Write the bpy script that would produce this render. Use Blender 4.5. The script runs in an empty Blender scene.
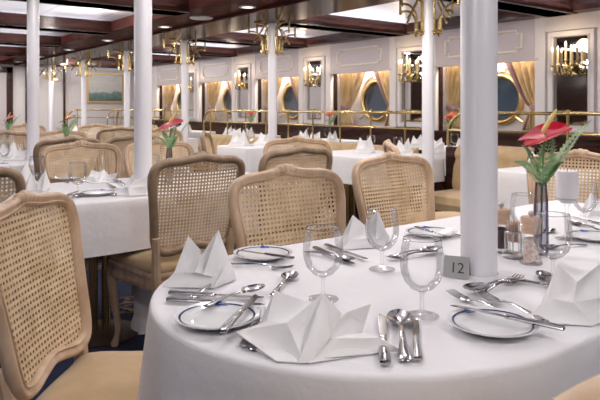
import bpy, bmesh, math, random
from math import sin, cos, pi, radians as R
from mathutils import Vector, Matrix
random.seed(7)
sc = bpy.context.scene
COL = sc.collection

# ------------------------------------------------------------------ survey of the room (metres)
EYE, FPX, HY = 1.17, 625.0, 108.0
RX, RY = .796, -.605          # camera right in plan
FX, FY = .605, .796           # camera forward in plan
def P(px, py, h=.75):
    """plan position of a photo point that lies on the level h"""
    z = FPX*(EYE-h)/(py-HY); x = (px-300)/FPX*z
    return (RX*x+FX*z, RY*x+FY*z)

# ------------------------------------------------------------------ materials
def mat(name, col, rough=.5, metal=0, spec=.5, **k):
    m = bpy.data.materials.new(name); m.use_nodes = True
    b = m.node_tree.nodes['Principled BSDF']
    b.inputs['Base Color'].default_value = (*col, 1)
    b.inputs['Roughness'].default_value = rough
    b.inputs['Metallic'].default_value = metal
    b.inputs['Specular IOR Level'].default_value = spec
    for a, v in k.items(): b.inputs[a.replace('_', ' ')].default_value = v
    return m
def nd(m, t, **k):
    n = m.node_tree.nodes.new(t)
    for a, v in k.items(): setattr(n, a, v)
    return n
def ln(m, a, b): m.node_tree.links.new(a, b)
def bsdf(m): return m.node_tree.nodes['Principled BSDF']
def coords(m, scale=(1, 1, 1)):
    tc = nd(m, 'ShaderNodeTexCoord'); mp = nd(m, 'ShaderNodeMapping')
    mp.inputs['Scale'].default_value = scale
    ln(m, tc.outputs['Object'], mp.inputs['Vector']); return mp.outputs['Vector']
def noise_col(m, c1, c2, scale=(4, 4, 4), nscale=3, detail=5, lo=.35, hi=.65):
    v = coords(m, scale); n = nd(m, 'ShaderNodeTexNoise'); n.inputs['Scale'].default_value = nscale; n.inputs['Detail'].default_value = detail
    r = nd(m, 'ShaderNodeValToRGB'); r.color_ramp.elements[0].position = lo; r.color_ramp.elements[1].position = hi
    r.color_ramp.elements[0].color = (*c1, 1); r.color_ramp.elements[1].color = (*c2, 1)
    ln(m, v, n.inputs['Vector']); ln(m, n.outputs['Fac'], r.inputs['Fac']); ln(m, r.outputs['Color'], bsdf(m).inputs['Base Color'])
    return n
def bump(m, scale=(1, 1, 1), nscale=20, strength=.2, dist=.005, detail=3):
    v = coords(m, scale); n = nd(m, 'ShaderNodeTexNoise'); n.inputs['Scale'].default_value = nscale; n.inputs['Detail'].default_value = detail
    b = nd(m, 'ShaderNodeBump'); b.inputs['Strength'].default_value = strength; b.inputs['Distance'].default_value = dist
    ln(m, v, n.inputs['Vector']); ln(m, n.outputs['Fac'], b.inputs['Height']); ln(m, b.outputs['Normal'], bsdf(m).inputs['Normal'])

M = {}
M['cloth'] = mat('white_damask_cloth', (.86, .85, .885), .75, Sheen_Weight=.15); bump(M['cloth'], (1, 1, 1), 7, .5, .02, 5)
M['napkin'] = mat('white_napkin_linen', (.92, .915, .925), .7); bump(M['napkin'], (1, 1, 1), 45, .15, .003)
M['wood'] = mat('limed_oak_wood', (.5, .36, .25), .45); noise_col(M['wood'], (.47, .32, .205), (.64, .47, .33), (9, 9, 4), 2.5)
M['wood_shaded'] = mat('shaded_limed_oak_wood', (.2, .14, .09), .45); noise_col(M['wood_shaded'], (.25, .17, .11), (.37, .265, .175), (9, 9, 4), 2.5)  # same limed oak, with the shade on chair backs put into the colour
M['cane'] = mat('woven_cane', (.62, .45, .29), .4); noise_col(M['cane'], (.58, .41, .24), (.76, .585, .39), (1, 1, 1), 14, 6); bump(M['cane'], (60, 60, 400), 1, .3, .001)
M['suede'] = mat('tan_suede', (.46, .33, .19), .85, Sheen_Weight=.3); noise_col(M['suede'], (.50, .35, .18), (.60, .43, .24), (1, 1, 1), 9, 5); bump(M['suede'], (1, 1, 1), 250, .15, .002)
M['silver'] = mat('polished_silver', (.44, .43, .44), .17, 1)
M['steel'] = mat('satin_steel', (.55, .54, .55), .3, 1)
M['brass'] = mat('polished_brass', (.60, .45, .2), .22, 1)
M['gold'] = mat('gilt', (.70, .50, .22), .33, 1)
M['china'] = mat('white_china', (.84, .85, .87), .12, 0, .6)
M['navy'] = mat('navy_glaze', (.03, .04, .13), .15)
M['blue'] = mat('blue_emblem_glaze', (.05, .1, .45), .2)
M['column'] = mat('white_gloss_paint', (.80, .79, .845), .3); bump(M['column'], (6, 6, 1), 6, .06, .004)
M['wall'] = mat('ivory_wall_paint', (.74, .70, .695), .45)
M['panel'] = mat('lilac_white_panelling', (.56, .50, .51), .4)
M['mould'] = mat('cream_moulding', (.80, .74, .64), .4)
M['mahog'] = mat('varnished_mahogany', (.1, .03, .025), .5, 0, 0, Coat_Weight=.6, Coat_Roughness=.15); noise_col(M['mahog'], (.030, .013, .010), (.060, .024, .019), (1.5, 1.5, 14), 3)
M['soffit'] = mat('varnished_mahogany_veneer', (.12, .045, .038), 0.5, 0, .0, Coat_Weight=.15, Coat_Roughness=.12); noise_col(M['soffit'], (.06, .019, .016), (.11, .038, .032), (8, 1, 1), 3)
M['tile'] = mat('white_ceiling_tile', (.80, .79, .85), .3)
M['mirror'] = mat('mirror_silvering', (.62, .61, .6), .03, 1)
M['night'] = mat('night_window_glass', (.05, .075, .11), .06, 0, .9)
M['curtain'] = mat('gold_curtain_satin', (.66, .49, .27), .42, Sheen_Weight=.3); noise_col(M['curtain'], (.50, .35, .16), (.74, .57, .33), (2, 5, .3), 5)
M['mauve'] = mat('mauve_curtain_trim', (.33, .2, .22), .55)
M['bulb'] = mat('candle_bulb', (1, .9, .8), .4, Emission_Color=(1, .82, .62, 1), Emission_Strength=6)
M['lamp'] = mat('downlight_diffuser', (1, 1, 1), .4, Emission_Color=(1, .95, .93, 1), Emission_Strength=3.0)
M['disc'] = mat('white_enamel_disc', (.72, .70, .70), .35)
M['candle'] = mat('white_wax', (.83, .81, .84), .5)
M['ivory'] = mat('ivory_candle_tube', (.75, .6, .35), .35)
M['palewood'] = mat('pale_turned_beech', (.62, .42, .30), .45); noise_col(M['palewood'], (.55, .36, .25), (.68, .48, .36), (3, 3, 40), 3)
M['salt'] = mat('pink_rock_salt', (.72, .55, .48), .6); noise_col(M['salt'], (.72, .52, .43), (.92, .88, .86), (1, 1, 1), 120, 2)
M['pepper'] = mat('dark_peppercorns', (.1, .08, .07), .6)
M['pick'] = mat('tan_toothpick', (.74, .56, .46), .6)
M['card'] = mat('grey_card', (.36, .36, .36), .55); M['ink'] = mat('black_ink', (.03, .03, .03), .5)
M['red'] = mat('red_anthurium', (.52, .008, .03), .2, 0, .6, Coat_Weight=.5); M['redpale'] = mat('coral_petal', (.75, .12, .10), .4)
M['spadix'] = mat('yellow_spadix', (.78, .62, .22), .5)
M['leaf'] = mat('fern_green', (.10, .24, .08), .5); noise_col(M['leaf'], (.16, .33, .12), (.36, .52, .28), (1, 1, 1), 30)
M['stem'] = mat('green_stem', (.14, .26, .09), .5)
M['seasky'] = mat('painted_seascape', (.5, .5, .48), .5)
M['trouser'] = mat('dark_void_wood', (.05, .025, .02), .5)
M['steelwool'] = M['steel']

def thin_glass(name, tint, edge, refl=1.0):
    m = bpy.data.materials.new(name); m.use_nodes = True; t = m.node_tree; t.nodes.clear()
    o = t.nodes.new('ShaderNodeOutputMaterial'); tr = t.nodes.new('ShaderNodeBsdfTransparent'); gl = t.nodes.new('ShaderNodeBsdfGlossy'); mx = t.nodes.new('ShaderNodeMixShader')
    lw = t.nodes.new('ShaderNodeLayerWeight'); lw.inputs['Blend'].default_value = .5
    rp = t.nodes.new('ShaderNodeValToRGB'); rp.color_ramp.elements[0].color = (*tint, 1); rp.color_ramp.elements[1].color = (*edge, 1)
    rp.color_ramp.elements[0].position = .79; rp.color_ramp.elements[1].position = 1.0
    fr = t.nodes.new('ShaderNodeFresnel'); fr.inputs['IOR'].default_value = 1.5
    mu = t.nodes.new('ShaderNodeMath'); mu.operation = 'MULTIPLY'; mu.inputs[1].default_value = refl
    gl.inputs['Roughness'].default_value = .03
    L = t.links.new
    L(lw.outputs['Facing'], rp.inputs['Fac']); L(rp.outputs['Color'], tr.inputs['Color']); L(fr.outputs['Fac'], mu.inputs[0]); L(mu.outputs[0], mx.inputs['Fac'])
    L(tr.outputs[0], mx.inputs[1]); L(gl.outputs[0], mx.inputs[2]); L(mx.outputs[0], o.inputs['Surface'])
    return m
M['glass'] = thin_glass('clear_glass', (.985, .985, .99), (.2, .2, .22), .55)
M['rim'] = thin_glass('glass_rim', (.72, .72, .74), (.4, .4, .42), 2.2)
M['smoke'] = thin_glass('smoked_glass', (.80, .79, .83), (.42, .42, .45), .8)

# carpet: navy ground with tan scroll flowers
m = M['carpet'] = mat('navy_floral_carpet', (.012, .018, .075), .95)
v = coords(m); w = nd(m, 'ShaderNodeTexNoise'); w.inputs['Scale'].default_value = 7; w.inputs['Detail'].default_value = 2
vo = nd(m, 'ShaderNodeTexVoronoi'); vo.inputs['Scale'].default_value = 1.7
mixv = nd(m, 'ShaderNodeVectorMath', operation='MULTIPLY_ADD'); mixv.inputs[1].default_value = (.22, .22, .22)
ln(m, v, w.inputs['Vector']); ln(m, w.outputs['Color'], mixv.inputs[0]); ln(m, v, mixv.inputs[2]); ln(m, mixv.outputs[0], vo.inputs['Vector'])
wv = nd(m, 'ShaderNodeMath', operation='MULTIPLY'); wv.inputs[1].default_value = 85; sn = nd(m, 'ShaderNodeMath', operation='SINE')
ln(m, vo.outputs['Distance'], wv.inputs[0]); ln(m, wv.outputs[0], sn.inputs[0])
ms = nd(m, 'ShaderNodeMath', operation='LESS_THAN'); ms.inputs[1].default_value = .32; ln(m, vo.outputs['Distance'], ms.inputs[0])
st = nd(m, 'ShaderNodeMath', operation='GREATER_THAN'); st.inputs[1].default_value = .1; ln(m, sn.outputs[0], st.inputs[0])
pr = nd(m, 'ShaderNodeMath', operation='MULTIPLY'); ln(m, ms.outputs[0], pr.inputs[0]); ln(m, st.outputs[0], pr.inputs[1])
mc = nd(m, 'ShaderNodeMix', data_type='RGBA'); mc.inputs['A'].default_value = (.009, .014, .05, 1); mc.inputs['B'].default_value = (.28, .17, .10, 1)
ln(m, pr.outputs[0], mc.inputs['Factor']); ln(m, mc.outputs['Result'], bsdf(m).inputs['Base Color'])
# ceiling tile seams
m = M['tile']; br = nd(m, 'ShaderNodeTexBrick'); v = coords(m)
br.offset = 0; br.inputs['Scale'].default_value = 1; br.inputs['Mortar Size'].default_value = .006; br.inputs['Brick Width'].default_value = .62; br.inputs['Row Height'].default_value = .62
for k in ('Color1', 'Color2'): br.inputs[k].default_value = (.80, .79, .85, 1)
br.inputs['Mortar'].default_value = (.42, .41, .45, 1); ln(m, v, br.inputs['Vector']); ln(m, br.outputs['Color'], bsdf(m).inputs['Base Color'])
# seascape: pale clouds over a grey-green sea
m = M['seasky']; tc = nd(m, 'ShaderNodeTexCoord'); sp = nd(m, 'ShaderNodeSeparateXYZ'); ln(m, tc.outputs['Object'], sp.inputs[0])
rp = nd(m, 'ShaderNodeValToRGB'); cr = rp.color_ramp
cr.elements[0].position = 0; cr.elements[0].color = (.07, .13, .12, 1); cr.elements[1].position = 1; cr.elements[1].color = (.66, .69, .68, 1)
for p, c in ((.3, (.22, .33, .31, 1)), (.36, (.66, .69, .65, 1)), (.65, (.86, .83, .76, 1))): e = cr.elements.new(p); e.color = c
nz = nd(m, 'ShaderNodeTexNoise'); nz.inputs['Scale'].default_value = 7; nz.inputs['Detail'].default_value = 6
ad = nd(m, 'ShaderNodeMath', operation='MULTIPLY_ADD'); ad.inputs[1].default_value = .5; ln(m, nz.outputs['Fac'], ad.inputs[0])
sc_ = nd(m, 'ShaderNodeMath', operation='MULTIPLY_ADD'); sc_.inputs[1].default_value = 1.6; sc_.inputs[2].default_value = .22; ln(m, sp.outputs['Z'], sc_.inputs[0])
ln(m, sc_.outputs[0], ad.inputs[2]); ln(m, ad.outputs[0], rp.inputs['Fac']); ln(m, rp.outputs['Color'], bsdf(m).inputs['Base Color'])

# ------------------------------------------------------------------ mesh building
class MB:
    def __init__(s): s.v = []; s.f = []; s.mi = []; s.cur = 0
    def add(s, vs, fs):
        o = len(s.v); s.v += [tuple(x) for x in vs]; s.f += [tuple(i+o for i in f) for f in fs]; s.mi += [s.cur]*len(fs); return s
    def box(s, a, b):
        x0, y0, z0 = a; x1, y1, z1 = b
        return s.add([(x0,y0,z0),(x1,y0,z0),(x1,y1,z0),(x0,y1,z0),(x0,y0,z1),(x1,y0,z1),(x1,y1,z1),(x0,y1,z1)],
                     [(0,3,2,1),(4,5,6,7),(0,1,5,4),(1,2,6,5),(2,3,7,6),(3,0,4,7)])
    def rings(s, rs, cap0=True, cap1=True, closed=True):
        n = len(rs[0]); vs = [p for r in rs for p in r]; fs = []
        for j in range(len(rs)-1):
            for i in range(n if closed else n-1):
                k = (i+1) % n; fs.append((j*n+i, j*n+k, (j+1)*n+k, (j+1)*n+i))
        if closed and cap0: fs.append(tuple(range(n))[::-1])
        if closed and cap1: fs.append(tuple(range((len(rs)-1)*n, len(rs)*n)))
        return s.add(vs, fs)
    def lathe(s, prof, c=(0, 0, 0), n=24, cap0=False, cap1=False):
        return s.rings([[(c[0]+r*cos(2*pi*i/n), c[1]+r*sin(2*pi*i/n), c[2]+z) for i in range(n)] for r, z in prof], cap0, cap1)
    def tube(s, pts, r, n=8, closed=False):
        pts = [Vector(p) for p in pts]; N = len(pts); rs = []; up = None
        rad = r if isinstance(r, (list, tuple)) else [r]*N
        for i, p in enumerate(pts):
            if closed: t = (pts[(i+1) % N]-pts[i-1]).normalized()
            else: t = (pts[min(i+1, N-1)]-pts[max(i-1, 0)]).normalized()
            if up is None:
                up = Vector((0, 0, 1)) if abs(t.z) < .9 else Vector((1, 0, 0))
            a = (up - t*up.dot(t)).normalized(); b = t.cross(a); up = a
            rs.append([p+(a*cos(2*pi*k/n)+b*sin(2*pi*k/n))*rad[i] for k in range(n)])
        if closed: rs.append(rs[0]); return s.rings(rs, False, False)
        return s.rings(rs)
    def patch(s, c00, c10, c11, c01, bulge=0, n=6, thick=.0016):
        c00, c10, c11, c01 = map(Vector, (c00, c10, c11, c01))
        nr = (c10-c00+c11-c01).cross(c01-c00+c11-c10)
        nr = nr.normalized() if nr.length > 1e-9 else Vector((0, 0, 1))
        top = []; bot = []
        for j in range(n+1):
            for i in range(n+1):
                a, b = i/n, j/n
                p = c00*(1-a)*(1-b)+c10*a*(1-b)+c11*a*b+c01*(1-a)*b + nr*bulge*sin(pi*a)*sin(pi*b)
                top.append(p+nr*thick*.5); bot.append(p-nr*thick*.5)
        m = n+1; q = [(j*m+i, j*m+i+1, (j+1)*m+i+1, (j+1)*m+i) for j in range(n) for i in range(n)]
        K = m*m; fs = q+[(d+K, c+K, b+K, a+K) for a, b, c, d in q]
        edge = [i for i in range(n)]+[i*m+n for i in range(n)]+[n*m+n-i for i in range(n)]+[(n-i)*m for i in range(n)]
        for k in range(len(edge)):
            a, b = edge[k], edge[(k+1) % len(edge)]; fs.append((b, a, a+K, b+K))
        return s.add(top+bot, fs)
    def ball(s, c, r, n=12, m=7, sz=1):
        return s.lathe([(max(r*sin(pi*j/m), 1e-5), -r*sz*cos(pi*j/m)) for j in range(m+1)], c, n)
    def xf(s, mtx, start=0):
        for i in range(start, len(s.v)): s.v[i] = tuple(mtx @ Vector(s.v[i]))
        return s
    def mesh(s, name, mats, smooth=True, angle=40):
        me = bpy.data.meshes.new(name); me.from_pydata(s.v, [], s.f)
        for m_ in (mats if isinstance(mats, (list, tuple)) else [mats]): me.materials.append(m_)
        for p, k in zip(me.polygons, s.mi): p.material_index = k
        bm = bmesh.new(); bm.from_mesh(me); bmesh.ops.recalc_face_normals(bm, faces=bm.faces)
        if smooth:
            for f in bm.faces: f.smooth = True
            for e in bm.edges:
                if len(e.link_faces) == 2 and e.calc_face_angle(0) > R(angle): e.smooth = False
        bm.to_mesh(me); bm.free(); return me
    def obj(s, name, mats, parent=None, loc=(0, 0, 0), smooth=True, angle=40, **t):
        o = bpy.data.objects.new(name, s.mesh(name, mats, smooth, angle)); COL.objects.link(o); o.location = loc
        if parent: o.parent = parent
        return tag(o, **t)

def tag(o, label=None, cat=None, group=None, kind=None):
    for k, x in (('label', label), ('category', cat), ('group', group), ('kind', kind)):
        if x: o[k] = x
    return o
def empty(name, loc, rz=0, **t):
    o = bpy.data.objects.new(name, None); COL.objects.link(o); o.location = loc; o.rotation_euler = (0, 0, rz); o.empty_display_size = .05
    return tag(o, **t)
def copy_tree(o, loc, rz=0, label=None, group=None, scale=None):
    c = o.copy(); COL.objects.link(c); c.location = loc; c.rotation_euler = (0, 0, rz)
    if label: c['label'] = label
    if group: c['group'] = group
    if scale: c.scale = scale
    for ch in o.children:
        d = ch.copy(); COL.objects.link(d); d.parent = c
        for g in ch.children:
            e = g.copy(); COL.objects.link(e); e.parent = d
    return c
_first = set()
def place(proto, loc, rz, label, group=None, scale=None):
    """the first placing moves the prototype itself, later ones copy it with its parts"""
    if proto.name not in _first:
        _first.add(proto.name); proto.location = loc; proto.rotation_euler = (0, 0, rz); proto['label'] = label
        if group: proto['group'] = group
        if scale: proto.scale = scale
        return proto
    c = copy_tree(proto, loc, rz, label, group, scale or (1, 1, 1)); return c
def struct(name, mb, mats, smooth=False, **t): return mb.obj(name, mats, smooth=smooth, kind='structure', **t)
def spline(ctrl, n=6, closed=True):
    out = []; N = len(ctrl)
    for i in range(N if closed else N-1):
        p0, p1, p2, p3 = (ctrl[(i+k) % N] if closed else ctrl[min(max(i+k, 0), N-1)] for k in (-1, 0, 1, 2))
        for j in range(n):
            t = j/n
            out.append(tuple(.5*(2*b+(c-a)*t+(2*a-5*b+4*c-d)*t*t+(3*b-a-3*c+d)*t**3) for a, b, c, d in zip(p0, p1, p2, p3)))
    if not closed: out.append(ctrl[-1])
    return out

# ------------------------------------------------------------------ camera
cam = bpy.data.cameras.new('camera'); co = bpy.data.objects.new('camera', cam); COL.objects.link(co)
co.location = (0, 0, EYE); co.rotation_euler = (pi/2, 0, -math.atan2(FX, FY))
cam.sensor_width = 36; cam.lens = 36*FPX/600; cam.shift_y = -(200-HY)/600; cam.clip_start = .05
cam.dof.use_dof = True; cam.dof.focus_distance = 1.45; cam.dof.aperture_fstop = 15
sc.camera = co

# ------------------------------------------------------------------ room shell
WX, RXW = 5.8, 6.13           # wall face, back of the window recesses
YE = 14.0                     # end wall
YG = [1.0+2.06*k for k in range(-1, 7)]   # cross beams
BEAMY = [1.18, 3.24, 5.35, 7.32, 9.27, 11.27, 13.3]
struct('floor', MB().box((-4, -3, -.05), (6.6, 14.6, 0)), M['carpet'])
struct('ceiling', MB().box((-4, -3, 2.19), (6.6, 14.6, 2.25)), M['tile'])
struct('wall_left', MB().box((-3.1, -3, 0), (-3.0, 14.0, 2.19)), M['mahog'])
struct('wall_end', MB().box((-3.1, YE, 0), (6.5, YE+.1, 2.19)), M['wall'])
# mahogany ceiling grid
b = MB()
b.box((2.68, -1, 2.075), (3.14, YE, 2.19))
struct('trim_1', b, M['soffit'], label='varnished mahogany soffit with a row of downlights along the room')
b = MB(); b.box((3.14, -1, 2.045), (3.74, YE, 2.19)).box((3.74, -1, 2.06), (3.77, YE, 2.09)); struct('trim_2', b, M['mahog'], label='mahogany beam carried by the far row of white columns')
b = MB(); b.box((.2, -1, 2.05), (.55, YE, 2.19)); struct('trim_3', b, M['mahog'])
for k, y in enumerate(BEAMY):
    b = MB(); b.box((-3, y-.12, 2.05), (2.68, y+.12, 2.19)); b.box((3.74, y-.12, 2.05), (WX-.2, y+.12, 2.19))
    b.box((-3, y-.158, 2.05), (2.68, y+.158, 2.065)); b.box((3.74, y-.158, 2.05), (WX-.2, y+.158, 2.065))
    struct('trim_%d' % (4+k), b, M['mahog'])
struct('trim_11', MB().box((WX-.22, 0, 2.08), (WX+.4, YE, 2.19)), M['mahog'], label='mahogany edge beam above the window wall')
struct('trim_12', MB().box((-3, YE-.2, 2.08), (WX, YE, 2.19)), M['mahog'])

# window wall: pilasters with mirrors at MIR, recessed bays between
MIR = [1.2, 3.24, 5.30, 7.23, 9.2, 11.17, 13.1]; HW = .37
b = MB()
b.box((RXW, 0, 0), (RXW+.1, YE, 2.19))
for y in MIR: b.box((WX, y-HW, .9), (RXW, y+HW, 2.1))
struct('wall_right', b, M['wall'])
b = MB(); b.box((WX-.03, 0, 0), (RXW, YE, .87)); b.box((WX-.06, 0, .87), (RXW, YE, .905)); b.box((WX-.05, 0, 0), (WX-.03, YE, .1))
struct('baseboard_right', b, M['mahog'], label='mahogany wainscot below the windows')
for k in range(len(MIR)-1):
    y0, y1 = MIR[k]+HW, MIR[k+1]-HW
    b = MB(); b.box((WX-.04, y0-.03, 1.655), (WX+.02, y1+.03, 2.09)); b.cur = 1
    a0, a1, z0, z1 = y0+.16, y1-.16, 1.76, 1.98
    n = .055
    pts = [(a0+n, z0), (a1-n, z0), (a1-n, z0+n*.6), (a1, z0+n*.6), (a1, z1-n*.6), (a1-n, z1-n*.6), (a1-n, z1), (a0+n, z1), (a0+n, z1-n*.6), (a0, z1-n*.6), (a0, z0+n*.6), (a0+n, z0+n*.6)]
    b.tube([(WX-.043, p[0], p[1]) for p in pts], .015, 6, True)
    b.cur = 0; b.box((WX-.05, y0-.03, 1.655), (WX-.04, y1+.03, 1.675))
    struct('trim_%d' % (20+k), b, [M['panel'], M['mould']], label='panelled pelmet with cream moulding above a porthole bay')
    struct('trim_%d' % (50+k), MB().box((WX+.02, y1-.022, .905), (WX+.075, y1-.001, 1.66)), M['mahog'])
    # porthole
    yc = (y0+y1)/2
    b = MB()
    def oring(r, xx): return [(xx, yc+r*cos(2*pi*i/40), 1.27+r*sin(2*pi*i/40)) for i in range(40)]
    b.rings([oring(.245, RXW-.01), oring(.245, RXW-.05), oring(.265, RXW-.065), oring(.285, RXW-.055), oring(.295, RXW-.03), oring(.295, RXW)], False, False)
    b.cur = 1; b.rings([oring(.25, RXW-.012), oring(.25, RXW-.006)]); b.cur = 0
    for a in (-.75, pi+.75): b.tube([(RXW-.05, yc+.28*cos(a), 1.27+.28*sin(a)), (RXW-.07, yc+.42*cos(a), 1.27+.42*sin(a)*.9)], .012, 6)
    b.cur = 2; b.tube([(RXW-.01, yc+.36*cos(pi*t/14), 1.27+.36*sin(pi*t/14)) for t in range(15)], .012, 6)
    b.box((RXW-.05, yc-.05, 1.58), (RXW, yc+.05, 1.66))
    struct('window_%d' % (k+1), b, [M['gold'], M['night'], M['mould']], smooth=True, label='round porthole with gilt frame in the window wall')
# pilaster panelling strips either side and above each mirror
for k, y in enumerate(MIR):
    b = MB()
    b.box((WX-.045, y-HW-.01, .9), (WX, y-.27, 2.09)); b.box((WX-.045, y+.27, .9), (WX, y+HW+.01, 2.09)); b.box((WX-.035, y-.27, 1.93), (WX, y+.27, 2.09))
    struct('trim_%d' % (30+k), b, M['wall'])

WHICH = ['', 'nearest the camera, beside the anthurium', 'second along the window wall, behind the brass-topped column', 'third along the window wall', 'fourth along the window wall', 'fifth along the window wall', 'last before the end wall']
def make_mirror():
    t = empty('wall_mirror', (0, 0, 0), cat='mirror', group='mirrors between the portholes')
    b = MB(); w, z0, z1 = .235, .94, 1.92
    for a, c in (((-.05, -w, z0), (0, -w+.045, z1)), ((-.05, w-.045, z0), (0, w, z1)), ((-.05, -w+.045, z1-.045), (0, w-.045, z1)), ((-.05, -w+.045, z0), (0, w-.045, z0+.05))): b.box(a, c)
    b.tube([(-.052, -w+.05, z0+.055), (-.052, w-.05, z0+.055), (-.052, w-.05, z1-.05), (-.052, -w+.05, z1-.05)], .008, 6, True)
    b.obj('frame', M['wall'], t, smooth=False)
    MB().box((-.02, -w+.04, z0+.04), (-.005, w-.04, z1-.04)).obj('mirror_glass', M['mirror'], t, smooth=False)
    return t
def make_sconce():
    t = empty('wall_sconce', (0, 0, 0), cat='wall lamp', group='candle sconces on the mirrors')
    b = MB(); b.rings([[(x, r*cos(2*pi*i/16), r*1.2*sin(2*pi*i/16)) for i in range(16)] for x, r in ((-.02, .05), (-.035, .055), (-.05, .04), (-.07, .02), (-.09, .03), (-.11, .005))]); b.obj('backplate', M['brass'], t)
    for k, (y, x, dz) in enumerate(((-.17, -.06, .0), (-.075, -.11, .0), (.075, -.11, .0), (.17, -.06, .0), (0, -.085, .05))):
        b = MB(); b.tube(spline([(-.06, 0, .0), (x*.6, y*.45, -.07), (x, y*.95, -.05), (x, y, .03+dz)], 5, False), .009, 6)
        b.lathe([(.006, .02+dz), (.026, .035+dz), (.022, .042+dz), (.008, .045+dz)], (x, y, 0), 12)
        a = b.obj('arm', M['brass'], t)
        MB().lathe([(.013, .045+dz), (.013, .19+dz), (.001, .192+dz)], (x, y, 0), 10).obj('candle_tube', M['ivory'], a)
        MB().lathe([(.003, .19+dz), (.010, .207+dz), (.0095, .218+dz), (.004, .242+dz), (.0005, .25+dz)], (x, y, 0), 10).obj('bulb', M['bulb'], a)
    return t
pm, ps = make_mirror(), make_sconce()
for k in range(1, 6):
    place(pm, (WX-.001, MIR[k], 0), 0, 'tall wall mirror in cream frame, '+WHICH[k])
    place(ps, (WX-.05, MIR[k], 1.555), 0, 'brass five-candle wall sconce on the mirror '+WHICH[k], scale=(.9, .9, .87))

def make_curtain(side):
    """side +1: hangs at the high-Y end of a bay; gathered by a tieback at 1.17 m"""
    t = empty('window_curtain', (0, 0, 0), cat='curtain', group='gold tied-back curtains of the porthole bays')
    N = 40; rows = 26; g = []
    for j in range(rows+1):
        z = 1.75-(1.75-.93)*j/rows
        if z > 1.17: q = (z-1.17)/.58; w = .16+.36*q**.8
        else: q = (1.17-z)/.24; w = .16+.10*min(q, 1)**.7
        amp = .05*(.35+.65*min(1, abs(z-1.17)/.25))
        sag = 0.03*sin(pi*min(1, max(0, (1.4-z)/.25))) if z > 1.15 else 0
        g.append([(-.02-amp*sin(2*pi*i/N*5.5+.3*sin(j*.2)), -side*(w*i/N), z-sag*i/N) for i in range(N+1)])
    b = MB(); b.rings(g, closed=False)
    fs = len(b.f)
    # lilac inner border strip follows the leading edge
    for f in range(fs):
        col = f % N
        if N-7 <= col < N-2: b.mi[f] = 1
    o = b.obj('curtain_cloth', [M['curtain'], M['mauve']], t)
    md = o.modifiers.new('thickness', 'SOLIDIFY'); md.thickness = .003
    b = MB(); b.rings([[(-.025+.06*cos(2*pi*i/16)*k, -side*(.085+.09*sin(2*pi*i/16)*k), z) for i in range(16)] for k, z in ((.9, 1.145), (1.02, 1.15), (1.05, 1.175), (1.0, 1.2), (.9, 1.205))]); b.obj('tieback', M['mauve'], t)
    return t
BAYS = [(MIR[k]+HW, MIR[k+1]-HW) for k in range(len(MIR)-1)]
cL, cR = make_curtain(1), make_curtain(-1)
BN = ['the porthole bay out past the red anthurium', 'the porthole bay behind the thick front column', 'the porthole bay left of the brass-topped column', 'the third porthole bay from the camera', 'the fourth porthole bay', 'the porthole bay nearest the end wall']
for k, (y0, y1) in enumerate(BAYS):
    if k == 0: continue
    place(cL, (RXW-.14, y1-.02, 0), 0, 'gold tied-back curtain at the left side of '+BN[k])
    place(cR, (RXW-.14, y0+.02, 0), 0, 'gold tied-back curtain at the right side of '+BN[k])

# end wall joinery
b = MB()
for x in (2.12, 2.99): b.box((x, YE-.06, 0), (x+.12, YE, 2.02))
b.box((2.12, YE-.06, 1.9), (3.11, YE, 2.02)); b.cur = 1; b.box((2.24, YE-.03, 0), (2.99, YE, 1.9))
struct('door_1', b, [M['mahog'], M['panel']], label='pale door in a mahogany frame in the end wall')
struct('trim_40', MB().box((3.36, YE-.05, 0), (3.5, YE, 2.08)), M['mahog'])
struct('trim_41', MB().box((4.14, YE-.05, 0), (4.18, YE, 2.08)), M['mahog'])
b = MB()
for x0, x1 in ((4.3, 4.6), (4.62, 5.6)): b.tube([(x0, YE-.005, 1.26), (x1, YE-.005, 1.26), (x1, YE-.005, 2.0), (x0, YE-.005, 2.0)], .012, 4, True)
struct('trim_42', b, M['mould'])
t = empty('painting', (5.07, YE-.03, 1.62), label='seascape painting in a gilt frame on the end wall', cat='painting')
b = MB(); w, h = .42, .33
for a, c in (((-w, -.02, -h), (-w+.035, .03, h)), ((w-.035, -.02, -h), (w, .03, h)), ((-w+.035, -.02, h-.035), (w-.035, .03, h)), ((-w+.035, -.02, -h), (w-.035, .03, -h+.035))): b.box(a, c)
b.obj('frame', M['gold'], t, smooth=False); MB().box((-w+.03, 0, -h+.03), (w-.03, .02, h-.03)).obj('canvas', M['seasky'], t, smooth=False)
b = MB(); b.lathe([(.12, 0), (.11, -.04), (.06, -.09), (.01, -.11)], (0, 0, 0), 16); tag(b.obj('wall_uplighter', M['gold'], loc=(3.85, YE-.13, 1.88)), 'small brass bowl uplighter on the end wall near the door', 'wall lamp')

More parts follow.
